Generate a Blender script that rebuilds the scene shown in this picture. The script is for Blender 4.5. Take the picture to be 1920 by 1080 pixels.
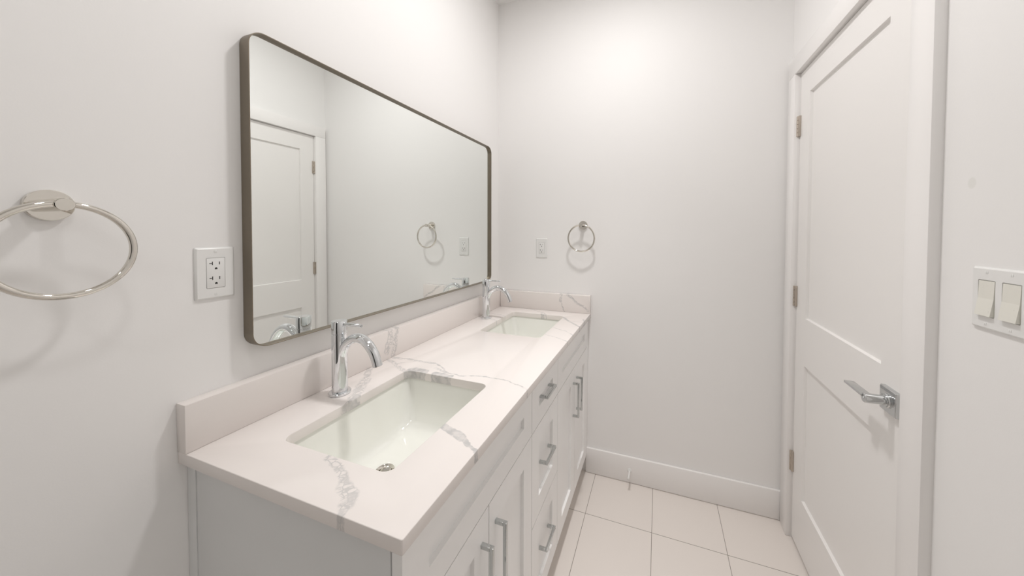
import bpy, bmesh, math
from mathutils import Vector, Matrix

# ------------------------------------------------------------------ scene, camera, light
for o in list(bpy.data.objects):
    bpy.data.objects.remove(o, do_unlink=True)
scene = bpy.context.scene
COL = scene.collection

# room frame: x = 0 mirror wall, y = depth (counter's near end at 0), z up; metres
D, W, HC = 1.4495, 1.5108, 2.74          # back wall, door wall, ceiling
H, CT = 0.9055, 0.025                    # counter height and thickness
YN = -2.2                                # wall behind the camera

cam_data = bpy.data.cameras.new('camera')
cam = bpy.data.objects.new('camera', cam_data)
COL.objects.link(cam)
yw, pt, rl = math.radians(19.514), math.radians(-1.2794), math.radians(0.2591)
fwd = Vector((-math.sin(yw) * math.cos(pt), math.cos(yw) * math.cos(pt), math.sin(pt)))
rt = Vector((math.cos(yw), math.sin(yw), 0))
up = rt.cross(fwd)
R_ = rt * math.cos(rl) + up * math.sin(rl)
U_ = up * math.cos(rl) - rt * math.sin(rl)
m = Matrix((R_, U_, -fwd)).transposed().to_4x4()
m.translation = Vector((0.9354, -0.3817, 1.3656))
cam.matrix_world = m
cam_data.sensor_width = 36
cam_data.lens = 617.61 / 1920 * 36
cam_data.shift_x = -55.99 / 1920
cam_data.shift_y = -93.19 / 1920
cam_data.clip_start = 0.02
scene.camera = cam

w = bpy.data.worlds.new('world')
scene.world = w
w.use_nodes = True
w.node_tree.nodes['Background'].inputs[0].default_value = (0.8, 0.85, 0.9, 1)
w.node_tree.nodes['Background'].inputs[1].default_value = 0.05

LAMPS = [  # recessed downlights, the last an added fill: x, y, flood watts, centre-beam watts, colour
    (0.72, 0.69, 8.5, 50.0, (1.02, 0.995, 0.985)),
    (0.72, -0.20, 2.4, 0.0, (1.01, 1.0, 0.985)),
    (0.72, -1.50, 3.2, 0.0, (0.985, 1.0, 0.98)),  # unseen fill light added behind the viewer
]

vs = scene.view_settings
vs.view_transform = 'Standard'
vs.look = 'None'
vs.gamma = 1.0
vs.use_curve_mapping = False
vs.exposure = 0.10
scene.display_settings.display_device = 'sRGB'
cy = scene.cycles
cy.use_denoising = True
cy.max_bounces = 14
cy.diffuse_bounces = 10
cy.glossy_bounces = 6
cy.sample_clamp_indirect = 6.0
cy.caustics_reflective = True
cy.blur_glossy = 0.5


# ------------------------------------------------------------------ materials
def srgb(r, g, b):
    f = lambda c: (c / 255 / 12.92) if c / 255 <= 0.04045 else ((c / 255 + 0.055) / 1.055) ** 2.4
    return (f(r), f(g), f(b), 1)


def mat(name, col, rough=0.5, metal=0.0, spec=0.5, coat=0.0, bump=0.0, bscale=200.0):
    m = bpy.data.materials.new(name)
    m.use_nodes = True
    nt = m.node_tree
    p = nt.nodes['Principled BSDF']
    p.inputs['Base Color'].default_value = col
    p.inputs['Roughness'].default_value = rough
    p.inputs['Metallic'].default_value = metal
    p.inputs['Specular IOR Level'].default_value = spec
    p.inputs['Coat Weight'].default_value = coat
    p.inputs['Coat Roughness'].default_value = 0.05
    tc = nt.nodes.new('ShaderNodeTexCoord')
    n = nt.nodes.new('ShaderNodeTexNoise')
    n.inputs['Scale'].default_value = bscale
    n.inputs['Detail'].default_value = 3
    nt.links.new(tc.outputs['Object'], n.inputs['Vector'])
    if bump:
        b = nt.nodes.new('ShaderNodeBump')
        b.inputs['Strength'].default_value = bump
        b.inputs['Distance'].default_value = 0.001
        nt.links.new(n.outputs['Fac'], b.inputs['Height'])
        nt.links.new(b.outputs['Normal'], p.inputs['Normal'])
    else:  # tiny roughness variation keeps every surface procedural
        mr = nt.nodes.new('ShaderNodeMapRange')
        mr.inputs['To Min'].default_value = max(0.0, rough * 0.94)
        mr.inputs['To Max'].default_value = min(1.0, rough * 1.06)
        nt.links.new(n.outputs['Fac'], mr.inputs['Value'])
        nt.links.new(mr.outputs['Result'], p.inputs['Roughness'])
    return m


M = {}
M['wall'] = mat('wall_paint', (0.85, 0.842, 0.835, 1), 0.55, spec=0.35, bump=0.08, bscale=320)
M['ceiling'] = mat('ceiling_paint', (0.86, 0.855, 0.845, 1), 0.8, spec=0.2)
M['trim'] = mat('trim_paint', (0.86, 0.845, 0.835, 1), 0.32, spec=0.45)
M['door'] = mat('door_paint', (0.84, 0.825, 0.81, 1), 0.34, spec=0.45)
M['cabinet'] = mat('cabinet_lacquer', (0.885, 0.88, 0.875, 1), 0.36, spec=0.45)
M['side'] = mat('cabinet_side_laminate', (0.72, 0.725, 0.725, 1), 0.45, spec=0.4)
M['ceramic'] = mat('sink_ceramic', (0.84, 0.845, 0.80, 1), 0.06, spec=0.6, coat=0.4)
M['chrome'] = mat('chrome', (0.80, 0.82, 0.84, 1), 0.035, metal=1)
M['lever'] = mat('lever_chrome', (0.60, 0.615, 0.62, 1), 0.07, metal=1)
M['nickel'] = mat('polished_nickel', (0.72, 0.69, 0.64, 1), 0.06, metal=1)
M['pull'] = mat('satin_chrome', (0.58, 0.60, 0.60, 1), 0.16, metal=1)
M['hinge'] = mat('satin_nickel', (0.52, 0.46, 0.40, 1), 0.40, metal=0.7)
M['bronze'] = mat('brushed_bronze', (0.235, 0.20, 0.155, 1), 0.42, metal=0.6)
M['dark'] = mat('dark_gap', (0.02, 0.02, 0.02, 1), 0.7)
M['shade'] = mat('recess_board', (0.45, 0.44, 0.42, 1), 0.7)
M['passage'] = mat('added_passage_dark', (0.12, 0.11, 0.10, 1), 0.8)  # dark colour makes the added passage look unlit in the chrome
M['mirror'] = mat('silvered_glass', (0.90, 0.925, 0.91, 1), 0.0, metal=1)
M['plate'] = mat('outlet_plastic', (0.80, 0.80, 0.79, 1), 0.25)
M['rocker'] = mat('rocker_plastic', (0.76, 0.75, 0.69, 1), 0.28)
M['slot'] = mat('slot_black', (0.02, 0.018, 0.016, 1), 0.6)
M['rubber'] = mat('white_rubber', (0.72, 0.71, 0.69, 1), 0.6)
M['lens'] = bpy.data.materials.new('lamp_lens')
M['lens'].use_nodes = True
_p = M['lens'].node_tree.nodes['Principled BSDF']
_p.inputs['Base Color'].default_value = (0.9, 0.9, 0.88, 1)
_p.inputs['Emission Color'].default_value = (1.0, 0.95, 0.88, 1)
_p.inputs['Emission Strength'].default_value = 6.0


def tile_material():
    m = bpy.data.materials.new('porcelain_tile')
    m.use_nodes = True
    nt = m.node_tree
    p = nt.nodes['Principled BSDF']
    tc = nt.nodes.new('ShaderNodeTexCoord')
    mp = nt.nodes.new('ShaderNodeMapping')
    mp.inputs['Location'].default_value = (-0.6168 + 0.3048 * 3, -1.1653 + 0.6096 * 6, 0)
    br = nt.nodes.new('ShaderNodeTexBrick')
    br.offset = 0.0
    br.squash = 1.0
    br.inputs['Scale'].default_value = 1.0
    br.inputs['Mortar Size'].default_value = 0.0011
    br.inputs['Mortar Smooth'].default_value = 0.0
    br.inputs['Brick Width'].default_value = 0.3048
    br.inputs['Row Height'].default_value = 0.6096
    br.inputs['Color1'].default_value = (0.76, 0.71, 0.67, 1)
    br.inputs['Color2'].default_value = (0.77, 0.72, 0.68, 1)
    br.inputs['Mortar'].default_value = (0.22, 0.19, 0.165, 1)
    nt.links.new(tc.outputs['Object'], mp.inputs['Vector'])
    nt.links.new(mp.outputs['Vector'], br.inputs['Vector'])
    nt.links.new(br.outputs['Color'], p.inputs['Base Color'])
    p.inputs['Roughness'].default_value = 0.33
    return m


M['tile'] = tile_material()

# one straight stretch of a vein: distance of the point to segment A-B over width
_g = bpy.data.node_groups.new('vein_stretch', 'ShaderNodeTree')
for nm, ty in (('P', 'NodeSocketVector'), ('A', 'NodeSocketVector'), ('BA', 'NodeSocketVector'), ('Inv', 'NodeSocketFloat'), ('Width', 'NodeSocketFloat')):
    _g.interface.new_socket(nm, in_out='INPUT', socket_type=ty)
_g.interface.new_socket('D', in_out='OUTPUT', socket_type='NodeSocketFloat')
gi, go = _g.nodes.new('NodeGroupInput'), _g.nodes.new('NodeGroupOutput')
def _vm(op):
    n = _g.nodes.new('ShaderNodeVectorMath'); n.operation = op; return n
def _ma(op):
    n = _g.nodes.new('ShaderNodeMath'); n.operation = op; return n
pa = _vm('SUBTRACT'); _g.links.new(gi.outputs['P'], pa.inputs[0]); _g.links.new(gi.outputs['A'], pa.inputs[1])
dt = _vm('DOT_PRODUCT'); _g.links.new(pa.outputs[0], dt.inputs[0]); _g.links.new(gi.outputs['BA'], dt.inputs[1])
hh = _ma('MULTIPLY'); hh.use_clamp = True; _g.links.new(dt.outputs['Value'], hh.inputs[0]); _g.links.new(gi.outputs['Inv'], hh.inputs[1])
sc = _vm('SCALE'); _g.links.new(gi.outputs['BA'], sc.inputs[0]); _g.links.new(hh.outputs[0], sc.inputs['Scale'])
df = _vm('SUBTRACT'); _g.links.new(pa.outputs[0], df.inputs[0]); _g.links.new(sc.outputs[0], df.inputs[1])
le = _vm('LENGTH'); _g.links.new(df.outputs[0], le.inputs[0])
dv = _ma('DIVIDE'); _g.links.new(le.outputs['Value'], dv.inputs[0]); _g.links.new(gi.outputs['Width'], dv.inputs[1])
_g.links.new(dv.outputs[0], go.inputs['D'])


def quartz(name, axes, lines, laces, fills, cloud=0.50):
    """white quartz; each list holds (width, [(a, b), ...]) in the two world AXES of the slab's face"""
    m = bpy.data.materials.new(name)
    m.use_nodes = True
    nt = m.node_tree
    L = nt.links.new
    p = nt.nodes['Principled BSDF']
    tc = nt.nodes.new('ShaderNodeTexCoord')
    msk = nt.nodes.new('ShaderNodeVectorMath'); msk.operation = 'MULTIPLY'
    msk.inputs[1].default_value = [1.0 if a in axes else 0.0 for a in 'xyz']
    L(tc.outputs['Object'], msk.inputs[0])

    def wobble(src, scale, amt, detail=2):
        n = nt.nodes.new('ShaderNodeTexNoise')
        n.inputs['Scale'].default_value = scale
        n.inputs['Detail'].default_value = detail
        L(tc.outputs['Object'], n.inputs['Vector'])
        s = nt.nodes.new('ShaderNodeVectorMath'); s.operation = 'SUBTRACT'
        s.inputs[1].default_value = (0.5, 0.5, 0.5)
        L(n.outputs['Color'], s.inputs[0])
        k = nt.nodes.new('ShaderNodeVectorMath'); k.operation = 'MULTIPLY_ADD'
        k.inputs[1].default_value = [amt if a in axes else 0.0 for a in 'xyz']
        L(s.outputs[0], k.inputs[0]); L(src, k.inputs[2])
        return k.outputs[0]
    pos = wobble(wobble(msk.outputs[0], 18, 0.016), 70, 0.010, 3)

    def v3(ab):
        r = [0.0, 0.0, 0.0]
        for a, c in zip(axes, ab):
            r['xyz'.index(a)] = c
        return Vector(r)

    def chain(group):
        out = None
        for wd, pts in group:
            for a, b in zip(pts, pts[1:]):
                A, B = v3(a), v3(b)
                n = nt.nodes.new('ShaderNodeGroup'); n.node_tree = _g
                L(pos, n.inputs['P'])
                n.inputs['A'].default_value = A
                n.inputs['BA'].default_value = B - A
                n.inputs['Inv'].default_value = 1 / (B - A).length_squared
                n.inputs['Width'].default_value = wd
                if out is None:
                    out = n.outputs[0]
                else:
                    q = nt.nodes.new('ShaderNodeMath'); q.operation = 'MINIMUM'
                    L(out, q.inputs[0]); L(n.outputs[0], q.inputs[1]); out = q.outputs[0]
        return out

    def ramp(val, lo, hi, a=1.0, b=0.0):
        r = nt.nodes.new('ShaderNodeMapRange'); r.interpolation_type = 'SMOOTHSTEP'
        r.inputs['From Min'].default_value = lo; r.inputs['From Max'].default_value = hi
        r.inputs['To Min'].default_value = a; r.inputs['To Max'].default_value = b
        L(val, r.inputs['Value']); return r.outputs['Result']

    def mul(a, b):
        q = nt.nodes.new('ShaderNodeMath'); q.operation = 'MULTIPLY'; L(a, q.inputs[0])
        if isinstance(b, float): q.inputs[1].default_value = b
        else: L(b, q.inputs[1])
        return q.outputs[0]

    def mx(a, b):
        q = nt.nodes.new('ShaderNodeMath'); q.operation = 'MAXIMUM'; L(a, q.inputs[0]); L(b, q.inputs[1]); return q.outputs[0]
    n2 = nt.nodes.new('ShaderNodeTexNoise'); n2.inputs['Scale'].default_value = 55; n2.inputs['Detail'].default_value = 4
    L(tc.outputs['Object'], n2.inputs['Vector'])
    total = None
    if lines:
        total = mul(ramp(chain(lines), 0.3, 1.1), ramp(n2.outputs['Fac'], 0.3, 0.62, 0.15, 0.80))
    if laces:
        vo = nt.nodes.new('ShaderNodeTexVoronoi'); vo.feature = 'DISTANCE_TO_EDGE'
        vo.inputs['Scale'].default_value = 85
        L(pos, vo.inputs['Vector'])
        c = ramp(chain(laces), 0.55, 1.0)
        lace = mul(c, ramp(vo.outputs['Distance'], 0.03, 0.15, 0.62, 0.0))
        patch = mul(c, ramp(n2.outputs['Fac'], 0.45, 0.60, 0.04, cloud))
        l2 = mx(lace, patch)
        total = l2 if total is None else mx(total, l2)
    if fills:
        c = mul(ramp(chain(fills), 0.75, 1.0), ramp(n2.outputs['Fac'], 0.36, 0.62, 0.85, 0.40))
        total = c if total is None else mx(total, c)
    mixn = nt.nodes.new('ShaderNodeMix'); mixn.data_type = 'RGBA'
    mixn.inputs['A'].default_value = QBASE
    mixn.inputs['B'].default_value = (0.46, 0.455, 0.455, 1)
    L(total, mixn.inputs['Factor'])
    L(mixn.outputs['Result'], p.inputs['Base Color'])
    p.inputs['Roughness'].default_value = 0.13
    p.inputs['Specular IOR Level'].default_value = 0.45
    return m


QBASE = (0.79, 0.745, 0.72, 1)
M['quartz'] = quartz(
    'white_quartz_with_grey_veins', 'xy',
    lines=[
        (0.0042, [(0.039, 0.557), (0.09, 0.561), (0.153, 0.563), (0.209, 0.563), (0.256, 0.541), (0.299, 0.512), (0.352, 0.509), (0.42, 0.528), (0.472, 0.53), (0.51, 0.523), (0.556, 0.509), (0.59, 0.49)]),
        (0.0035, [(0.299, 0.512), (0.240, 0.470)]),
        (0.0030, [(0.06, 1.238), (0.124, 1.237), (0.164, 1.216)]),
        (0.0028, [(0.107, 1.148), (0.151, 1.128), (0.195, 1.085)]),
        (0.0032, [(0.227, 1.422), (0.282, 1.386), (0.335, 1.354), (0.373, 1.306)]),
        (0.0030, [(0.526, 1.239), (0.590, 1.245)]),
        (0.0030, [(0.461, 1.110), (0.534, 1.074), (0.590, 1.025)]),
        (0.0028, [(0.455, 1.000), (0.523, 0.971), (0.59, 0.935)]),
        (0.0026, [(0.084, 0.511), (0.153, 0.563)]),
    ],
    laces=[
        (0.011, [(0.314, 0.095), (0.36, 0.078), (0.383, 0.069), (0.412, 0.051)]),
        (0.016, [(0.405, 0.053), (0.437, 0.037), (0.447, 0.02)]),
        (0.009, [(0.447, 0.02), (0.464, -0.004)]),
        (0.012, [(0.038, 0.449), (0.06, 0.421), (0.091, 0.384)]),
        (0.019, [(0.091, 0.384), (0.109, 0.354), (0.136, 0.312), (0.150, 0.290)]),
        (0.009, [(0.150, 0.290), (0.17, 0.235)]),
        (0.010, [(0.031, 0.532), (0.084, 0.511), (0.135, 0.483), (0.172, 0.470)]),
        (0.009, [(0.045, 0.552), (0.09, 0.558), (0.153, 0.560), (0.209, 0.560)]),
        (0.008, [(0.235, 0.53), (0.299, 0.510)]),
    ],
    fills=[
        (0.013, [(0.462, 0.262), (0.508, 0.248), (0.530, 0.240)]),
        (0.008, [(0.530, 0.240), (0.556, 0.226)]),
        (0.005, [(0.556, 0.226), (0.583, 0.212)]),
        (0.0075, [(0.583, 0.212), (0.600, 0.208)]),
        (0.008, [(0.461, 1.303), (0.514, 1.235), (0.585, 1.160)]),
        (0.022, [(0.175, 0.487), (0.215, 0.492)]),
        (0.014, [(0.262, 0.492), (0.318, 0.492)]),
        (0.010, [(0.152, 0.300), (0.160, 0.275)]),
        (0.006, [(0.330, 1.328), (0.345, 1.328)]),
        (0.005, [(0.570, 1.30), (0.590, 1.24)]),
    ])
M['quartz_left'] = quartz(
    'white_quartz_lacy_vein', 'yz',
    lines=[(0.0016, [(0.534, 1.012), (0.537, 0.982), (0.525, 0.958), (0.517, 0.937)]),
           (0.0016, [(0.583, 1.002), (0.565, 0.97), (0.575, 0.944), (0.564, 0.915)]),
           (0.0013, [(0.5, 0.20), (0.5, 0.21)])],
    laces=[(0.016, [(0.545, 1.006), (0.545, 0.975), (0.530, 0.935)]),
           (0.014, [(0.580, 1.004), (0.567, 0.965), (0.560, 0.915)])],
    fills=[], cloud=0.12)
M['quartz_back'] = quartz(
    'white_quartz_diagonal_veins', 'xz',
    lines=[(0.0034, [(0.418, 0.955), (0.420, 0.935), (0.438, 0.906)]),
           (0.0020, [(0.487, 0.984), (0.536, 0.945), (0.575, 0.920)])],
    laces=[(0.010, [(0.415, 1.007), (0.412, 0.965)]),
           (0.008, [(0.452, 1.006), (0.487, 0.984), (0.509, 0.963), (0.536, 0.948), (0.57, 0.923)])],
    fills=[(0.004, [(0.480, 0.990), (0.492, 0.982)]), (0.004, [(0.520, 0.958), (0.536, 0.949)])])


def spot_wall_material():
    """right wall paint with one round patch of touched-up paint by the switch"""
    m = M['wall'].copy()
    m.name = 'wall_paint_touched_up'
    nt = m.node_tree
    tc = [n for n in nt.nodes if n.type == 'TEX_COORD'][0]
    p = nt.nodes['Principled BSDF']
    d = nt.nodes.new('ShaderNodeVectorMath'); d.operation = 'SUBTRACT'; d.inputs[1].default_value = (W, 0.507, 1.463)
    k = nt.nodes.new('ShaderNodeVectorMath'); k.operation = 'MULTIPLY'; k.inputs[1].default_value = (0, 1.0, 0.85)
    l = nt.nodes.new('ShaderNodeVectorMath'); l.operation = 'LENGTH'
    r = nt.nodes.new('ShaderNodeMapRange'); r.interpolation_type = 'SMOOTHSTEP'
    r.inputs['From Min'].default_value = 0.007; r.inputs['From Max'].default_value = 0.011
    r.inputs['To Min'].default_value = 1; r.inputs['To Max'].default_value = 0
    mx = nt.nodes.new('ShaderNodeMix'); mx.data_type = 'RGBA'
    mx.inputs['A'].default_value = p.inputs['Base Color'].default_value[:]
    mx.inputs['B'].default_value = (0.79, 0.785, 0.765, 1)
    L = nt.links.new
    L(tc.outputs['Object'], d.inputs[0]); L(d.outputs[0], k.inputs[0]); L(k.outputs[0], l.inputs[0])
    L(l.outputs['Value'], r.inputs['Value']); L(r.outputs['Result'], mx.inputs['Factor']); L(mx.outputs['Result'], p.inputs['Base Color'])
    return m


M['wall_spot'] = spot_wall_material()


# ------------------------------------------------------------------ mesh helpers
def add_box(bm, x0, x1, y0, y1, z0, z1, bev=0.0, seg=2):
    r = bmesh.ops.create_cube(bm, size=1.0)
    vsx = r['verts']
    for v in vsx:
        v.co = Vector(((x0 + x1) / 2 + v.co.x * (x1 - x0), (y0 + y1) / 2 + v.co.y * (y1 - y0), (z0 + z1) / 2 + v.co.z * (z1 - z0)))
    if bev:
        es = {e for v in vsx for e in v.link_edges}
        bmesh.ops.bevel(bm, geom=list(es), offset=bev, segments=seg, profile=0.5, affect='EDGES')


def rr2d(cx_, cy_, hx, hy, r, n=8):
    """rounded rectangle, counter-clockwise, n+1 points per corner"""
    pts = []
    for k, (sx, sy) in enumerate(((1, 1), (-1, 1), (-1, -1), (1, -1))):
        for i in range(n + 1):
            a = math.pi / 2 * (k + i / n)
            pts.append((cx_ + sx * (hx - r) + r * math.cos(a), cy_ + sy * (hy - r) + r * math.sin(a)))
    return pts


def loft(bm, rings, cap0=True, cap1=True, closed=True):
    vv = [[bm.verts.new(p) for p in ring] for ring in rings]
    n = len(vv[0])
    for a, b in zip(vv, vv[1:]):
        for i in range(n if closed else n - 1):
            j = (i + 1) % n
            bm.faces.new((a[i], a[j], b[j], b[i]))
    if cap0: bm.faces.new(list(reversed(vv[0])))
    if cap1: bm.faces.new(vv[-1])
    return vv


def frame_of(d):
    d = Vector(d).normalized()
    a = Vector((0, 0, 1)) if abs(d.z) < 0.9 else Vector((1, 0, 0))
    u = d.cross(a).normalized()
    return u, d.cross(u).normalized()


def add_lathe(bm, origin, axis, prof, n=40, cap0=True, cap1=True):
    """prof: (distance along axis, radius)"""
    u, v = frame_of(axis)
    ax = Vector(axis).normalized()
    rings = []
    for h, r in prof:
        c = Vector(origin) + ax * h
        rings.append([c + u * (r * math.cos(2 * math.pi * i / n)) + v * (r * math.sin(2 * math.pi * i / n)) for i in range(n)])
    loft(bm, rings, cap0, cap1)


def add_tube(bm, pts, radii, n=20, closed=False):
    pts = [Vector(p) for p in pts]
    if not isinstance(radii, (list, tuple)): radii = [radii] * len(pts)
    N = len(pts)
    rings = []
    u = None
    for i, p in enumerate(pts):
        if closed: t = (pts[(i + 1) % N] - pts[i - 1]).normalized()
        else: t = (pts[min(i + 1, N - 1)] - pts[max(i - 1, 0)]).normalized()
        if u is None: u, _ = frame_of(t)
        u = (u - t * u.dot(t)).normalized()
        v = t.cross(u)
        rings.append([p + (u * math.cos(2 * math.pi * k / n) + v * math.sin(2 * math.pi * k / n)) * radii[i] for k in range(n)])
    if closed:
        rings.append(rings[0])
        vv = [[bm.verts.new(p) for p in ring] for ring in rings[:-1]]
        vv.append(vv[0])
        for a, b in zip(vv, vv[1:]):
            for i in range(n):
                j = (i + 1) % n
                bm.faces.new((a[i], a[j], b[j], b[i]))
    else:
        loft(bm, rings)


def smooth_curve(pts, n=8):
    P = [Vector(p) for p in pts]
    P = [P[0] * 2 - P[1]] + P + [P[-1] * 2 - P[-2]]
    out = []
    for i in range(1, len(P) - 2):
        for k in range(n):
            t = k / n
            a, b, c, d = P[i - 1], P[i], P[i + 1], P[i + 2]
            out.append(0.5 * ((2 * b) + (c - a) * t + (2 * a - 5 * b + 4 * c - d) * t * t + (3 * b - a - 3 * c + d) * t ** 3))
    out.append(P[-2])
    return out


def obj(name, bm, material, parent=None, smooth=None):
    bmesh.ops.recalc_face_normals(bm, faces=bm.faces[:])
    me = bpy.data.meshes.new(name)
    bm.to_mesh(me)
    bm.free()
    if material: me.materials.append(material)
    o = bpy.data.objects.new(name, me)
    COL.objects.link(o)
    if parent is not None:
        o.parent = parent
        pm = parent
        off = Vector((0, 0, 0))
        while pm is not None:
            off += pm.location
            pm = pm.parent
        me.transform(Matrix.Translation(-off))
    if smooth is not None:
        for f in me.polygons: f.use_smooth = True
        me.set_sharp_from_angle(angle=math.radians(smooth))
    return o


def thing(name, label, cat, loc=(0, 0, 0), group=None):
    o = bpy.data.objects.new(name, None)
    COL.objects.link(o)
    o.empty_display_size = 0.05
    o.location = loc
    o['label'] = label
    o['category'] = cat
    if group: o['group'] = group
    return o


def tag(o, label, cat, group=None):
    o['label'] = label
    o['category'] = cat
    if group: o['group'] = group
    return o


def structure(o, label=None, cat=None):
    o['kind'] = 'structure'
    if label: o['label'] = label
    if cat: o['category'] = cat
    return o


def BM(): return bmesh.new()


def boxobj(name, dims, material, parent=None, bev=0.0, seg=2):
    b = BM()
    add_box(b, *dims, bev=bev, seg=seg)
    return obj(name, b, material, parent, smooth=40 if bev else None)


# ------------------------------------------------------------------ room shell
T = 0.12
structure(boxobj('floor', (-T, W + T, YN - T, D + T, -0.1, 0.0), M['tile']), 'white porcelain tile floor with thin dark grout lines', 'floor')
structure(boxobj('ceiling', (-T, W + T, YN - T, D + T, HC, HC + 0.1), M['ceiling']), 'plain white ceiling', 'ceiling')
structure(boxobj('wall_left', (-T, 0, YN, D, 0, HC), M['wall']), 'white painted wall behind the mirror and vanity', 'wall')
structure(boxobj('wall_back', (-T, W + T, D, D + T, 0, HC), M['wall']), 'white painted wall at the far end of the room', 'wall')
b = BM()      # doorway and dark passage added behind the viewer for the chrome to reflect
add_box(b, -T, 0.28, YN - T, YN, 0, HC)
add_box(b, 1.20, W + T, YN - T, YN, 0, HC)
add_box(b, 0.28, 1.20, YN - T, YN, 2.06, HC)
structure(obj('wall_front', b, M['wall']), 'white painted wall with an added open doorway behind the viewer', 'wall')
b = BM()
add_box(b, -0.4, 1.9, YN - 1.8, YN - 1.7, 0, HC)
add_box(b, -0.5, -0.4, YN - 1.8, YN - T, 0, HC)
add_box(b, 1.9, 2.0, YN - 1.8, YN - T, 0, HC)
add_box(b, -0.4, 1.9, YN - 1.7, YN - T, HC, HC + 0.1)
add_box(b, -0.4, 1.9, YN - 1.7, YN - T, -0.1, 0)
structure(obj('wall_added_passage', b, M['passage']), 'dark passage added behind the doorway for chrome reflections', 'wall')
# door wall with the door's opening
DY0, DY1, DT = 0.652, 1.356, 2.0545          # leaf opening near / far / top
b = BM()
add_box(b, W, W + T, YN, DY0 - 0.018, 0, HC)
add_box(b, W, W + T, DY1 + 0.018, D, 0, HC)
add_box(b, W, W + T, DY0 - 0.018, DY1 + 0.018, DT + 0.018, HC)
structure(obj('wall_right', b, M['wall_spot']), 'white painted wall with the door and light switches', 'wall')
# jamb, stop and what closes the opening behind the leaf
b = BM()
add_box(b, W, W + T, DY0 - 0.018, DY0, 0, DT + 0.018)
add_box(b, W, W + T, DY1, DY1 + 0.018, 0, DT + 0.018)
add_box(b, W, W + T, DY0, DY1, DT, DT + 0.018)
add_box(b, W + 0.038, W + 0.05, DY0, DY0 + 0.03, 0, DT)
add_box(b, W + 0.038, W + 0.05, DY1 - 0.03, DY1, 0, DT)
add_box(b, W + 0.038, W + 0.05, DY0 + 0.03, DY1 - 0.03, DT - 0.03, DT)
structure(obj('trim_1', b, M['trim']), 'white door jamb with stop around the door leaf', 'door jamb')
CS = 0.0218
b = BM()
add_box(b, W - CS, W + 0.0015, DY0 - 0.075, DY0 - 0.002, 0.001, DT, bev=0.0012)
structure(obj('trim_2', b, M['trim'], smooth=40), 'flat white casing board on the handle side of the door', 'door casing')
b = BM()
add_box(b, W - CS, W + 0.0015, DY1 + 0.002, DY1 + 0.077, 0.001, DT, bev=0.0012)
structure(obj('trim_3', b, M['trim'], smooth=40), 'flat white casing board on the hinge side of the door', 'door casing')
b = BM()
add_box(b, W - CS, W + 0.0015, DY0 - 0.075, DY1 + 0.077, DT + 0.0006, DT + 0.0756, bev=0.0012)
structure(obj('trim_4', b, M['trim'], smooth=40), 'flat white casing board across the top of the door', 'door casing')
# baseboards (standing a hair above the tiles)
BB, BH = 0.0141, 0.1413


def baseboard(name, x0, x1, y0, y1, label):
    b = BM()
    add_box(b, x0, x1, y0, y1, 0.0022, BH, bev=0.0022)
    return structure(obj(name, b, M['trim'], smooth=40), label, 'baseboard')


baseboard('baseboard_back', 0.56, W - 0.0005, D - BB, D - 0.0002, 'white baseboard along the far wall, right of the vanity')
baseboard('baseboard_right', W - BB, W - 0.0002, YN, DY0 - 0.0755, 'white baseboard below the light switches')
baseboard('baseboard_left', 0.0002, BB, YN, -0.05, 'white baseboard on the mirror wall, before the vanity')

# ------------------------------------------------------------------ door leaf
door = bpy.data.objects.new('door_1', None)
COL.objects.link(door)
door.location = (W, DY1, 0)
structure(door, 'white two-panel shaker door with chrome lever and three hinges', 'door')


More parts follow.
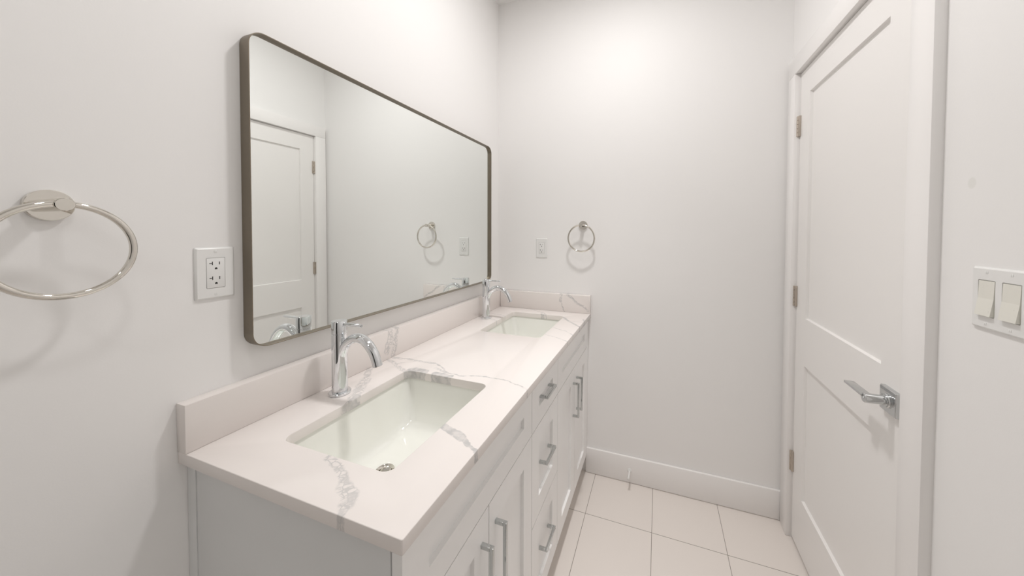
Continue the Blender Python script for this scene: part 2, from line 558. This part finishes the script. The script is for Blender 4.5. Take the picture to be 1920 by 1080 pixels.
def shaker(bm, u0, u1, v0, v1, insets, place, thick, rec, bevel=0.0):
    """Slab in (u,v) with recessed rectangles. place(u, v, d) -> point, d = depth behind the face."""
    us = sorted({u0, u1} | {c for i in insets for c in i[:2]})
    vs_ = sorted({v0, v1} | {c for i in insets for c in i[2:]})
    cache = {}
    def V(u, v, d):
        k = (round(u, 6), round(v, 6), round(d, 6))
        if k not in cache: cache[k] = bm.verts.new(place(u, v, d))
        return cache[k]
    def quad(*q):
        try: bm.faces.new([V(*c) for c in q])
        except ValueError: pass
    for a, b_ in zip(us, us[1:]):
        for c, d in zip(vs_, vs_[1:]):
            ins = [i for i in insets if a >= i[0] - 1e-6 and b_ <= i[1] + 1e-6 and c >= i[2] - 1e-6 and d <= i[3] + 1e-6]
            if not ins: quad((a, c, 0), (b_, c, 0), (b_, d, 0), (a, d, 0))
            quad((a, c, thick), (a, d, thick), (b_, d, thick), (b_, c, thick))
    for (a, b_, c, d) in insets:
        e = bevel
        quad((a + e, c + e, rec), (b_ - e, c + e, rec), (b_ - e, d - e, rec), (a + e, d - e, rec))
        def side(p0, p1, q0, q1):
            vals = [p0, p1]
            # split sides at grid coordinates so the slab stays watertight
            if abs(p0[0] - p1[0]) > 1e-9:
                ts = [u for u in us if min(p0[0], p1[0]) - 1e-9 <= u <= max(p0[0], p1[0]) + 1e-9]
                ring = [(u, p0[1], 0) for u in (ts if p0[0] < p1[0] else ts[::-1])]
            else:
                ts = [v for v in vs_ if min(p0[1], p1[1]) - 1e-9 <= v <= max(p0[1], p1[1]) + 1e-9]
                ring = [(p0[0], v, 0) for v in (ts if p0[1] < p1[1] else ts[::-1])]
            quad(*ring, (q1[0], q1[1], rec), (q0[0], q0[1], rec))
        side((a, c), (b_, c), (a + e, c + e), (b_ - e, c + e))
        side((b_, c), (b_, d), (b_ - e, c + e), (b_ - e, d - e))
        side((b_, d), (a, d), (b_ - e, d - e), (a + e, d - e))
        side((a, d), (a, c), (a + e, d - e), (a + e, c + e))
    for a, b_ in zip(us, us[1:]):
        quad((a, v0, 0), (a, v0, thick), (b_, v0, thick), (b_, v0, 0))
        quad((a, v1, 0), (b_, v1, 0), (b_, v1, thick), (a, v1, thick))
    for c, d in zip(vs_, vs_[1:]):
        quad((u0, c, 0), (u0, d, 0), (u0, d, thick), (u0, c, thick))
        quad((u1, c, 0), (u1, c, thick), (u1, d, thick), (u1, d, 0))


b = BM()
shaker(b, DY0 + 0.003, DY1 - 0.003, 0.011, DT - 0.0035,
       [(0.7664, 1.2595, 1.007, 1.9421), (0.7664, 1.2595, 0.2393, 0.8096)],
       lambda u, v, d: (W + d, u, v), 0.035, 0.010, 0.003)
obj('door_leaf', b, M['door'], door)

HY = DY1 + 0.003
for hz in (1.8257, 1.0844, 0.3489):
    h = bpy.data.objects.new('hinge', None)
    COL.objects.link(h)
    h.parent = door
    h.location = (0, HY - DY1, hz)
    h['label'] = 'satin nickel hinge'
    b = BM()
    for k in range(5):
        z0 = hz - 0.0445 + k * 0.0178
        add_lathe(b, (W - 0.0065, HY, z0 + 0.0004), (0, 0, 1), [(0, 0.0052), (0.0006, 0.0062), (0.0164, 0.0062), (0.017, 0.0052)], 20)
    obj('hinge_barrel', b, M['hinge'], h, 40)
    b = BM()   # edge of the leaf on the door, beside the barrel
    add_box(b, W - 0.0085, W - 0.0002, HY - 0.0155, HY - 0.0075, hz - 0.0445, hz + 0.0445, bev=0.0008)
    obj('hinge_leaf', b, M['hinge'], h, 40)
    b = BM()   # black boxes painted as shade in the notches between leaf and barrel
    for dz in (-0.031, 0.0, 0.031):
        add_box(b, W - 0.0075, W - 0.0004, HY - 0.0072, HY - 0.0058, hz + dz - 0.0062, hz + dz + 0.0062)
    obj('hinge_notch_shade', b, M['slot'], h)
    b = BM()
    for dz in (-0.0155, 0.0155, -0.0410, 0.0410):
        add_box(b, W - 0.0080, W - 0.0004, HY - 0.0078, HY - 0.0050, hz + dz - (0.0090 if abs(dz) < 0.02 else 0.0034), hz + dz + (0.0090 if abs(dz) < 0.02 else 0.0034))
    obj('hinge_knuckle_webs', b, M['hinge'], h)

# lever set
RY, RZ = 0.7165, 0.9290
lev = bpy.data.objects.new('door_handle', None)
COL.objects.link(lev)
lev.parent = door
lev.location = (0, RY - DY1, RZ)
lev['label'] = 'chrome door lever on a square rosette'
b = BM()
r = 0.0322
loft(b, [[(W - dx, RY + p[0], RZ + p[1]) for p in rr2d(0, 0, r - i, r - i, 0.003, 3)] for dx, i in ((0, 0), (0.0088, 0), (0.0108, 0.002))])
obj('rosette', b, M['lever'], lev, 35)
b = BM()
add_lathe(b, (W - 0.0106, RY, RZ), (-1, 0, 0), [(0, 0.0185), (0.003, 0.0185), (0.005, 0.0165), (0.008, 0.0165), (0.009, 0.0122), (0.0478, 0.0122), (0.0490, 0.0112)], 40)
add_lathe(b, (W - 0.0595, RY, RZ), (-1, 0, 0), [(0, 0.0035), (0.0012, 0.0030)], 16)
obj('lever_shaft', b, M['lever'], lev, 35)
b = BM()
add_box(b, W - 0.0625, W - 0.0385, RY + 0.004, RY + 0.092, RZ + 0.001, RZ + 0.0075, bev=0.0012)
obj('lever_blade', b, M['lever'], lev, 35)

# ------------------------------------------------------------------ vanity cabinet
XF = 0.5665                   # faces of doors and drawer fronts
FT = 0.020                    # their thickness
Y0, YA, YB, Y1 = 0.016, 0.574, 0.857, 1.420
ZT, ZR, ZB = 0.8715, 0.7215, 0.105
van = thing('vanity_cabinet', 'long white shaker double-sink vanity cabinet with chrome bar pulls', 'vanity cabinet', (0, 0, 0))
XC = XF - FT - 0.002          # carcass front
b = BM()
add_box(b, 0.046, XC, Y0 + 0.020, Y1 - 0.004, ZB, ZB + 0.018)              # bottom
add_box(b, 0.004, 0.016, Y0 + 0.02, Y1 - 0.004, ZB, H - CT - 0.001)        # back
for yy in (YA, YB):
    add_box(b, 0.046, XC, yy - 0.009, yy + 0.009, ZB + 0.018, H - CT - 0.001)
add_box(b, 0.046, XC, Y1 - 0.018, Y1, ZB, H - CT - 0.001)
add_box(b, XC - 0.018, XC, Y0 + 0.020, Y1 - 0.02, H - CT - 0.030, H - CT - 0.001)  # front rail under the stone
for ya, yb in ((Y0 + 0.02, YA - 0.01), (YA + 0.01, YB - 0.01), (YB + 0.01, Y1 - 0.02)):
    add_box(b, XC - 0.018, XC, ya, yb, ZR - 0.012, ZR + 0.012)
obj('carcass', b, M['cabinet'], van)
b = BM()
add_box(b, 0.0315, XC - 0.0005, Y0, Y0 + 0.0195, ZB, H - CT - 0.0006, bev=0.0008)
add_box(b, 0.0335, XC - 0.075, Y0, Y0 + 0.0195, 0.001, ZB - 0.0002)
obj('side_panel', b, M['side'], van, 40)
b = BM()
add_box(b, 0.0008, 0.0290, Y0 - 0.001, Y0 + 0.0185, 0.001, H - CT - 0.0006, bev=0.0008)
obj('scribe_strip', b, M['side'], van, 40)
boxobj('toe_kick', (XC - 0.085, XC - 0.072, Y0 + 0.021, D - BB - 0.001, 0.001, ZB - 0.001), M['cabinet'], van)
boxobj('filler_strip', (XC - 0.001, XF - 0.001, Y1 + 0.0015, D - 0.001, ZB, H - CT - 0.0006), M['cabinet'], van, bev=0.0008)
G = 0.0016
FR = 0.065


def pull_mesh(p0, p1):
    """square bar pull standing off the face XF between two feet"""
    b = BM()
    s, out = 0.0046, 0.031
    (xa, ya, za), (xb, yb, zb) = p0, p1
    if abs(ya - yb) < 1e-6:   # upright
        z0, z1 = min(za, zb), max(za, zb)
        add_box(b, xa + out - 2 * s, xa + out, ya - s, ya + s, z0, z1, bev=0.0007)
        for zz in (z0, z1 - 2 * s):
            add_box(b, xa + 0.0001, xa + out - 2 * s, ya - s, ya + s, zz, zz + 2 * s, bev=0.0005)
    else:
        y0, y1 = min(ya, yb), max(ya, yb)
        add_box(b, xa + out - 2 * s, xa + out, y0, y1, za - s, za + s, bev=0.0007)
        for yy in (y0, y1 - 2 * s):
            add_box(b, xa + 0.0001, xa + out - 2 * s, yy, yy + 2 * s, za - s, za + s, bev=0.0005)
    return b


def front(name, ya, yb, za, zb, pull=None, label=None, rail=FR):
    b = BM()
    shaker(b, ya + G, yb - G, za + G, zb - G, [(ya + FR, yb - FR, za + rail, zb - rail)], lambda u, v, d: (XF - d, u, v), FT, 0.010, 0.0)
    o = obj(name, b, M['cabinet'], van)
    if label: o['label'] = label
    if pull:
        h = obj('pull_handle', pull_mesh(*pull), M['pull'], o, 40)
        h['label'] = 'chrome bar pull'
    return o


ZH1, ZH0 = 0.659, 0.497
XP = XF - 0.010               # recessed panel plane
yc = (Y0 + YA) / 2
front('false_drawer_front', Y0, YA, ZR, ZT, rail=0.058)
front('cabinet_door', Y0, yc, ZB, ZR, ((XF, yc - 0.034, ZH0), (XF, yc - 0.034, ZH1)))
front('cabinet_door', yc, YA, ZB, ZR, ((XF, yc + 0.034, ZH0), (XF, yc + 0.034, ZH1)))
ym = (YA + YB) / 2
front('drawer_front', YA, YB, ZR, ZT, ((XP, ym - 0.045, 0.797), (XP, ym + 0.055, 0.797)), rail=0.058)
front('drawer_front', YA, YB, 0.413, ZR, ((XP, ym - 0.045, 0.568), (XP, ym + 0.055, 0.568)))
front('drawer_front', YA, YB, ZB, 0.413, ((XP, ym - 0.045, 0.264), (XP, ym + 0.055, 0.264)))
yc = (YB + Y1) / 2
front('false_drawer_front', YB, Y1, ZR, ZT, rail=0.058)
front('cabinet_door', YB, yc, ZB, ZR, ((XF, yc - 0.034, ZH0), (XF, yc - 0.034, ZH1)))
front('cabinet_door', yc, Y1, ZB, ZR, ((XF, yc + 0.034, ZH0), (XF, yc + 0.034, ZH1)))

# ------------------------------------------------------------------ countertop and backsplashes
CD, BT, BSH = 0.5816, 0.0315, 0.101
SX, SHX = 0.310, 0.150
SYS, SHY = (0.2925, 1.1340), 0.1925


def flat_slab(name, outer, holes, z0, z1, material, bev=0.0014):
    cu = bpy.data.curves.new(name, 'CURVE')
    cu.dimensions = '2D'
    cu.fill_mode = 'BOTH'
    cu.extrude = (z1 - z0) / 2 - bev
    cu.bevel_depth = bev
    cu.bevel_resolution = 2
    cu.offset = -bev
    for pts in [outer] + holes:
        s = cu.splines.new('POLY')
        s.points.add(len(pts) - 1)
        for q, (x, y) in zip(s.points, pts): q.co = (x, y, 0, 1)
        s.use_cyclic_u = True
    tmp = bpy.data.objects.new('tmp', cu)
    COL.objects.link(tmp)
    dg = bpy.context.evaluated_depsgraph_get()
    me = bpy.data.meshes.new_from_object(tmp.evaluated_get(dg))
    bpy.data.objects.remove(tmp)
    me.name = name
    me.transform(Matrix.Translation((0, 0, (z0 + z1) / 2)))
    bm = BM()
    bm.from_mesh(me)
    bmesh.ops.remove_doubles(bm, verts=bm.verts[:], dist=1e-5)
    bpy.data.meshes.remove(me)
    return obj(name, bm, material, None, smooth=40)


o = flat_slab('countertop', rr2d(CD / 2 + 0.0006, D / 2, CD / 2, D / 2 - 0.0006, 0.003, 3),
              [list(reversed(rr2d(SX, sy, SHX, SHY, 0.022, 8))) for sy in SYS], H - CT, H, M['quartz'])
tag(o, 'white quartz countertop with grey veins and two rectangular sink cutouts', 'countertop')
b = BM()
add_box(b, 0.0006, BT, 0.0, D - 0.0006, H + 0.0003, H + BSH, bev=0.0012)
tag(obj('backsplash', b, M['quartz_left'], smooth=40), 'low white quartz backsplash strip running under the wide mirror', 'backsplash')
b = BM()
add_box(b, BT + 0.0006, CD, D - BT, D - 0.0006, H + 0.0003, H + BSH, bev=0.0012)
tag(obj('backsplash', b, M['quartz_back'], smooth=40), 'low white quartz side splash with diagonal veins on the far wall', 'backsplash')


# ------------------------------------------------------------------ sinks
def sink(sy, label):
    t = thing('undermount_sink', label, 'sink', (SX, sy, H - CT - 0.001), 'undermount sinks in the vanity top')
    zt = H - CT - 0.0006
    dxy = (0.262 - SX, 0.286 - 0.2925)
    dc = (SX + dxy[0], sy + dxy[1])
    b = BM()
    N = 8
    def ring(hx, hy, r, z, k=0.0):
        return [(x + dxy[0] * k, y + dxy[1] * k, z) for x, y in rr2d(SX, sy, hx, hy, r, N)]
    rings = [ring(SHX + 0.020, SHY + 0.020, 0.034, zt - 0.010),
             ring(SHX + 0.020, SHY + 0.020, 0.034, zt),
             ring(SHX + 0.0050, SHY + 0.0050, 0.026, zt),
             ring(SHX + 0.0040, SHY + 0.0040, 0.026, zt - 0.004),
             ring(SHX + 0.0020, SHY + 0.001, 0.028, zt - 0.02),
             ring(SHX - 0.010, SHY - 0.014, 0.036, zt - 0.085),
             ring(SHX - 0.018, SHY - 0.024, 0.042, zt - 0.118),
             ring(SHX - 0.025, SHY - 0.034, 0.046, zt - 0.131),
             ring(SHX - 0.036, SHY - 0.048, 0.048, zt - 0.138),
             ring(SHX - 0.055, SHY - 0.075, 0.050, zt - 0.141, 0.25),
             ring(0.045, 0.055, 0.030, zt - 0.1440, 0.8)]
    # last rings: circle at the drain
    def circ(r, z):
        pts = []
        n = 4 * (N + 1)
        base = rr2d(0, 0, 1, 1, 0.9, N)
        for x, y in base:
            a = math.atan2(y, x)
            pts.append((dc[0] + r * math.cos(a), dc[1] + r * math.sin(a), z))
        return pts
    rings += [circ(0.030, zt - 0.1450), circ(0.0240, zt - 0.1470), circ(0.0195, zt - 0.150), circ(0.0195, zt - 0.19)]
    loft(b, rings, False, False)
    o = obj('basin', b, M['ceramic'], t, 50)
    dr = bpy.data.objects.new('drain', None)
    COL.objects.link(dr)
    dr.parent = t
    dr.location = Vector((dc[0], dc[1], zt - 0.147)) - t.location
    dr['label'] = 'polished metal drain'
    b = BM()
    add_lathe(b, (dc[0], dc[1], zt - 0.150), (0, 0, 1), [(-0.030, 0.0165), (-0.002, 0.0165), (0.0005, 0.0175), (0.0035, 0.0225), (0.0045, 0.0235), (0.0038, 0.0240), (-0.0008, 0.0205)], 40, False, False)
    obj('drain_ring', b, M['nickel'], dr, 40)
    b = BM()
    ax = Vector((0.12, -0.42, 0.9)).normalized()
    add_lathe(b, Vector((dc[0] + 0.001, dc[1] + 0.001, zt - 0.1510)), ax, [(-0.004, 0.004), (-0.003, 0.0125), (0.0, 0.0142), (0.002, 0.0138), (0.0028, 0.010)], 32)
    obj('stopper', b, M['nickel'], dr, 40)
    b = BM()
    add_lathe(b, (dc[0], dc[1], zt - 0.182), (0, 0, 1), [(0, 0.0164), (0.001, 0.0164)], 24)
    obj('drain_throat', b, M['dark'], dr)
    # overflow slot is hidden under the front edge
    return t


sink(SYS[0], 'white rectangular undermount sink nearer the viewer, its drain in view')
sink(SYS[1], 'white rectangular undermount sink at the far end of the counter')


# ------------------------------------------------------------------ faucets
def faucet(label):
    t = thing('faucet', label, 'faucet', (0, 0, 0), 'single-hole chrome faucets')
    b = BM()
    add_lathe(b, (0, 0, 0), (0, 0, 1), [(0.0002, 0.0272), (0.0012, 0.0280), (0.0055, 0.0280), (0.0072, 0.0268), (0.0078, 0.0205)], 48)
    obj('base_ring', b, M['chrome'], t, 35)
    b = BM()
    add_lathe(b, (0, 0, 0), (0, 0, 1), [(0.0075, 0.0198), (0.012, 0.0196), (0.1690, 0.0196), (0.1695, 0.0188), (0.1705, 0.0188), (0.171, 0.0188)], 48)
    obj('body', b, M['chrome'], t, 35)
    b = BM()
    path = smooth_curve([(0.006, 0, 0.105), (0.020, 0, 0.134), (0.038, 0, 0.152), (0.060, 0, 0.1630), (0.084, 0, 0.1625), (0.106, 0, 0.150), (0.124, 0, 0.130), (0.134, 0, 0.110), (0.1385, 0, 0.096)], 6)
    add_tube(b, path, 0.0125, 28)
    obj('spout', b, M['chrome'], t, 40)
    b = BM()
    d = (path[-1] - path[-3]).normalized()
    add_lathe(b, path[-1] - d * 0.0005, d, [(0, 0.0105), (0.0015, 0.0102), (0.0016, 0.0085)], 28)
    obj('aerator', b, M['nickel'], t, 40)
    hd = bpy.data.objects.new('handle', None)
    COL.objects.link(hd)
    hd.parent = t
    hd.location = (0, 0, 0.171)
    b = BM()
    add_lathe(b, (0, 0, 0), (0, 0, 1), [(0.1712, 0.0188), (0.1718, 0.0196), (0.2040, 0.0196), (0.2060, 0.0182)], 48)
    obj('handle_cap', b, M['chrome'], hd, 35)
    b = BM()
    add_lathe(b, (0.017, 0, 0.1975), (1, 0, 0.012), [(0, 0.0048), (0.064, 0.0046), (0.0655, 0.0036)], 24)
    obj('lever', b, M['chrome'], hd, 35)
    return t


def copy_tree(o, parent=None):
    c = o.copy()
    COL.objects.link(c)
    c.parent = parent
    for ch in o.children:
        copy_tree(ch, c)
    return c


f1 = faucet('chrome single-lever faucet with curved spout at the nearer sink')
f2 = copy_tree(f1)
f1.location = (0.0925, 0.2957, H + 0.0002)
f2.location = (0.0840, 1.1475, H + 0.0002)
f2['label'] = 'chrome single-lever faucet with curved spout at the far sink'

# ------------------------------------------------------------------ mirror
MY0, MY1, MZ0, MZ1, MT = 0.1193, 1.2989, 1.0800, 1.8373, 0.0335
mir = thing('wall_mirror', 'wide rounded-corner wall mirror in a thin bronze metal frame', 'mirror', (0, (MY0 + MY1) / 2, MZ0))
mcy, mcz, mhy, mhz = (MY0 + MY1) / 2, (MZ0 + MZ1) / 2, (MY1 - MY0) / 2, (MZ1 - MZ0) / 2


def rrx(i, x, r=0.036, n=12):
    return [(x, p[0], p[1]) for p in rr2d(mcy, mcz, mhy - i, mhz - i, max(r - i, 0.002), n)]


b = BM()
ft = 0.0021
loft(b, [rrx(ft, 0.0006), rrx(0, 0.0006), rrx(0, MT - 0.0004), rrx(0.0004, MT), rrx(ft - 0.0004, MT), rrx(ft, MT - 0.0004), rrx(ft, 0.0006)], False, False)
bmesh.ops.remove_doubles(b, verts=b.verts[:], dist=1e-6)
obj('frame', b, M['bronze'], mir, 40)
b = BM()
gx = MT - 0.0125
loft(b, [rrx(ft + 0.0003, gx - 0.005), rrx(ft + 0.0003, gx)])
obj('mirror_glass', b, M['mirror'], mir)


# ------------------------------------------------------------------ wall plates
def wall_frame(origin, right, out):
    """local (a right, b up, c out) -> world"""
    o, r, n = Vector(origin), Vector(right), Vector(out)
    return lambda a, bb, c: tuple(o + r * a + Vector((0, 0, 1)) * bb + n * c)


def lbox(bm, F, a0, a1, b0, b1, c0, c1, bev=0.0):
    tmp = BM()
    add_box(tmp, a0, a1, b0, b1, c0, c1, bev=bev)
    vm = {v: bm.verts.new(F(*v.co)) for v in tmp.verts}
    for f in tmp.faces: bm.faces.new([vm[v] for v in f.verts])
    tmp.free()


def plate_mesh(F, w_, h_, openings):
    b = BM()
    # bevelled plate: outer skirt then the face with openings
    bv, th = 0.0035, 0.0052
    def ring(i, c): return [F(p[0], p[1], c) for p in rr2d(0, 0, w_ / 2 - i, h_ / 2 - i, 0.0025, 3)]
    vv = loft(b, [ring(0, 0.0003), ring(0, 0.0018), ring(0.0012, 0.0036), ring(bv, th)], True, False)
    top = vv[-1]
    es = []
    for i in range(len(top)):
        e = b.edges.get((top[i], top[(i + 1) % len(top)]))
        es.append(e)
    for (a0, a1, b0, b1) in openings:
        q = [b.verts.new(F(p[0], p[1], th)) for p in rr2d((a0 + a1) / 2, (b0 + b1) / 2, (a1 - a0) / 2, (b1 - b0) / 2, 0.002, 3)]
        for i in range(len(q)):
            es.append(b.edges.new((q[i], q[(i + 1) % len(q)])))
        q2 = [b.verts.new(F(p[0], p[1], th - 0.003)) for p in rr2d((a0 + a1) / 2, (b0 + b1) / 2, (a1 - a0) / 2, (b1 - b0) / 2, 0.002, 3)]
        for i in range(len(q)):
            j = (i + 1) % len(q)
            b.faces.new((q[i], q[j], q2[j], q2[i]))
        b.faces.new(q2)
    bmesh.ops.triangle_fill(b, use_beauty=True, use_dissolve=False, edges=es)
    return b


def outlet(origin, right, out, label):
    t = thing('wall_outlet', label, 'outlet', origin, 'duplex wall outlets')
    F = wall_frame(origin, right, out)
    obj('cover_plate', plate_mesh(F, 0.0700, 0.1143, [(-0.0168, 0.0168, -0.0338, 0.0338)]), M['plate'], t, 25)
    b = BM()
    lbox(b, F, -0.0161, 0.0161, -0.0331, 0.0331, 0.0025, 0.0060, 0.0008)
    rec = obj('receptacle', b, M['plate'], t, 40)
    b = BM()
    c0, c1 = 0.0055, 0.00612
    for zc in (0.0165, -0.0165):
        s = 0.0050
        lbox(b, F, -0.0062 - 0.0008, -0.0062 + 0.0008, zc + s - 0.0040, zc + s + 0.0040, c0, c1)       # upright of the sideways T
        lbox(b, F, -0.0115, -0.0070, zc + s - 0.0007, zc + s + 0.0007, c0, c1)                          # its bar
        lbox(b, F, 0.0062 - 0.0008, 0.0062 + 0.0008, zc + s - 0.0032, zc + s + 0.0032, c0, c1)
        # ground hole, flat at the bottom
        ring = [(0.0002 + 0.0023 * math.cos(a), zc - 0.0065 + 0.0023 * math.sin(a)) for a in [math.pi * k / 10 for k in range(11)]]
        ring += [(0.0002 - 0.0023, zc - 0.0085), (0.0002 + 0.0023, zc - 0.0085)]
        loft(b, [[F(a, q, c0) for a, q in ring], [F(a, q, c1) for a, q in ring]])
    obj('socket_slots', b, M['slot'], rec)
    for zc in (0.0475, -0.0475):
        b = BM()
        lbox(b, F, -0.0024, -0.0004, zc - 0.0024, zc + 0.0024, 0.0050, 0.0060, 0.0003)
        lbox(b, F, 0.0004, 0.0024, zc - 0.0024, zc + 0.0024, 0.0050, 0.0060, 0.0003)
        lbox(b, F, -0.0004, 0.0004, zc - 0.0020, zc + 0.0020, 0.0050, 0.0054)
        obj('screw', b, M['plate'], t, 40)
    return t


outlet((0.0, 0.0664, 1.2690), (0, 1, 0), (1, 0, 0), 'white duplex outlet on the mirror wall between towel ring and mirror')
outlet((0.2868, D, 1.2648), (1, 0, 0), (0, -1, 0), 'white duplex outlet on the far wall above the side splash')

# three-gang rocker switch; its right-hand gang runs out of the picture
F = wall_frame((W, 0.4928 - 0.0815, 1.1881 + 0.057), (0, -1, 0), (-1, 0, 0))
sw = thing('light_switch', 'white three-gang rocker light switch plate beside the door', 'light switch', (W, 0.4928 - 0.0815, 1.1881 + 0.057))
gx_ = (-0.0505, -0.0045, 0.0415)
obj('cover_plate', plate_mesh(F, 0.163, 0.1143, [(g - 0.0170, g + 0.0170, -0.0338, 0.0338) for g in gx_]), M['plate'], sw, 25)
for g in gx_:
    b = BM()
    prof = [(-0.0320, 0.0108), (0.0, 0.0060), (0.0320, 0.0050)]   # height, stand-off: pressed at the top
    ring = lambda a: [F(a, q, c) for q, c in prof] + [F(a, 0.0320, 0.0024), F(a, -0.0320, 0.0024)]
    loft(b, [ring(g - 0.0155), ring(g + 0.0155)])
    obj('rocker', b, M['rocker'], sw)
    for zc in (0.0475, -0.0475):
        b = BM()
        lbox(b, F, g - 0.0024, g - 0.0004, zc - 0.0022, zc + 0.0022, 0.0050, 0.0058, 0.0003)
        lbox(b, F, g + 0.0004, g + 0.0024, zc - 0.0022, zc + 0.0022, 0.0050, 0.0058, 0.0003)
        lbox(b, F, g - 0.0004, g + 0.0004, zc - 0.0019, zc + 0.0019, 0.0050, 0.0053)
        obj('screw', b, M['plate'], sw, 40)


# ------------------------------------------------------------------ towel rings
def towel_ring(origin, right, out, label):
    t = thing('towel_ring', label, 'towel ring', origin, 'round chrome towel rings')
    F = wall_frame(origin, right, out)
    b = BM()
    add_lathe(b, F(0, 0, 0.0003), out, [(0, 0.0248), (0.0085, 0.0248), (0.0097, 0.0238)], 56)
    obj('rose', b, M['nickel'], t, 30)
    b = BM()
    add_lathe(b, F(0, 0, 0.0100), out, [(0, 0.0102), (0.0525, 0.0102), (0.0533, 0.0094)], 36)
    obj('post', b, M['nickel'], t, 35)
    b = BM()
    R0 = 0.0728
    pts = [F(R0 * math.sin(2 * math.pi * k / 72), -R0 + R0 * math.cos(2 * math.pi * k / 72) + 0.001, 0.0545) for k in range(72)]
    add_tube(b, pts, 0.0050, 20, closed=True)
    obj('ring', b, M['nickel'], t, 60)
    return t


towel_ring((0.0, -0.1450, 1.4035), (0, 1, 0), (1, 0, 0), 'chrome towel ring on the mirror wall, left of the near outlet')
towel_ring((0.5345, D, 1.3985), (1, 0, 0), (0, -1, 0), 'chrome towel ring on the far wall, right of the outlet')

# ------------------------------------------------------------------ door stop on the far baseboard
ds = thing('door_stop', 'small white door stop projecting from the far baseboard', 'door stop', (0.802, D - BB, 0.070))
b = BM()
add_lathe(b, (0.802, D - BB - 0.0002, 0.070), (0, -1, 0), [(0, 0.0115), (0.002, 0.0115), (0.004, 0.0085), (0.0055, 0.0045)], 28)
obj('base_disc', b, M['plate'], ds, 35)
b = BM()
add_lathe(b, (0.802, D - BB - 0.005, 0.070), (0, -1, 0), [(0, 0.0042), (0.055, 0.0042)], 20)
obj('rod', b, M['plate'], ds, 35)
b = BM()
add_lathe(b, (0.802, D - BB - 0.060, 0.070), (0, -1, 0), [(0, 0.0062), (0.008, 0.0062), (0.010, 0.0045)], 20)
obj('rubber_tip', b, M['rubber'], ds, 35)

# ------------------------------------------------------------------ recessed ceiling lights (the room's lamps and one added fill)
for (lx, ly, pw, beam, colr) in LAMPS:
    where = 'nearest the far wall' if ly > 0.5 else ('over the viewer' if ly > -1 else 'added as unseen fill at the back of the room')
    t = thing('recessed_downlight', 'round white recessed ceiling light ' + where, 'ceiling light', (lx, ly, HC), 'recessed ceiling lights')
    b = BM()
    add_lathe(b, (lx, ly, HC - 0.0003), (0, 0, -1), [(0, 0.085), (0.003, 0.085), (0.005, 0.078), (0.003, 0.062), (0.0006, 0.062)], 40, False, False)
    obj('trim_ring', b, M['trim'], t, 40)
    b = BM()
    add_lathe(b, (lx, ly, HC - 0.0004), (0, 0, -1), [(0, 0.062), (0.0014, 0.061)], 40)
    obj('lens', b, M['lens'], t)
    ld = bpy.data.lights.new('downlight_lamp', 'AREA')
    ld.shape = 'DISK'
    ld.size = 0.15
    ld.energy = pw
    ld.color = colr
    lo = bpy.data.objects.new('downlight_lamp', ld)
    COL.objects.link(lo)
    lo.parent = t
    lo.location = (0, 0, -0.006)
    if beam:
        bd = bpy.data.lights.new('downlight_beam', 'SPOT')
        bd.energy = beam
        bd.color = colr
        bd.spot_size = math.radians(74)
        bd.spot_blend = 1.0
        bd.shadow_soft_size = 0.09
        bo = bpy.data.objects.new('downlight_beam', bd)
        COL.objects.link(bo)
        bo.parent = t
        bo.location = (0, 0, -0.012)
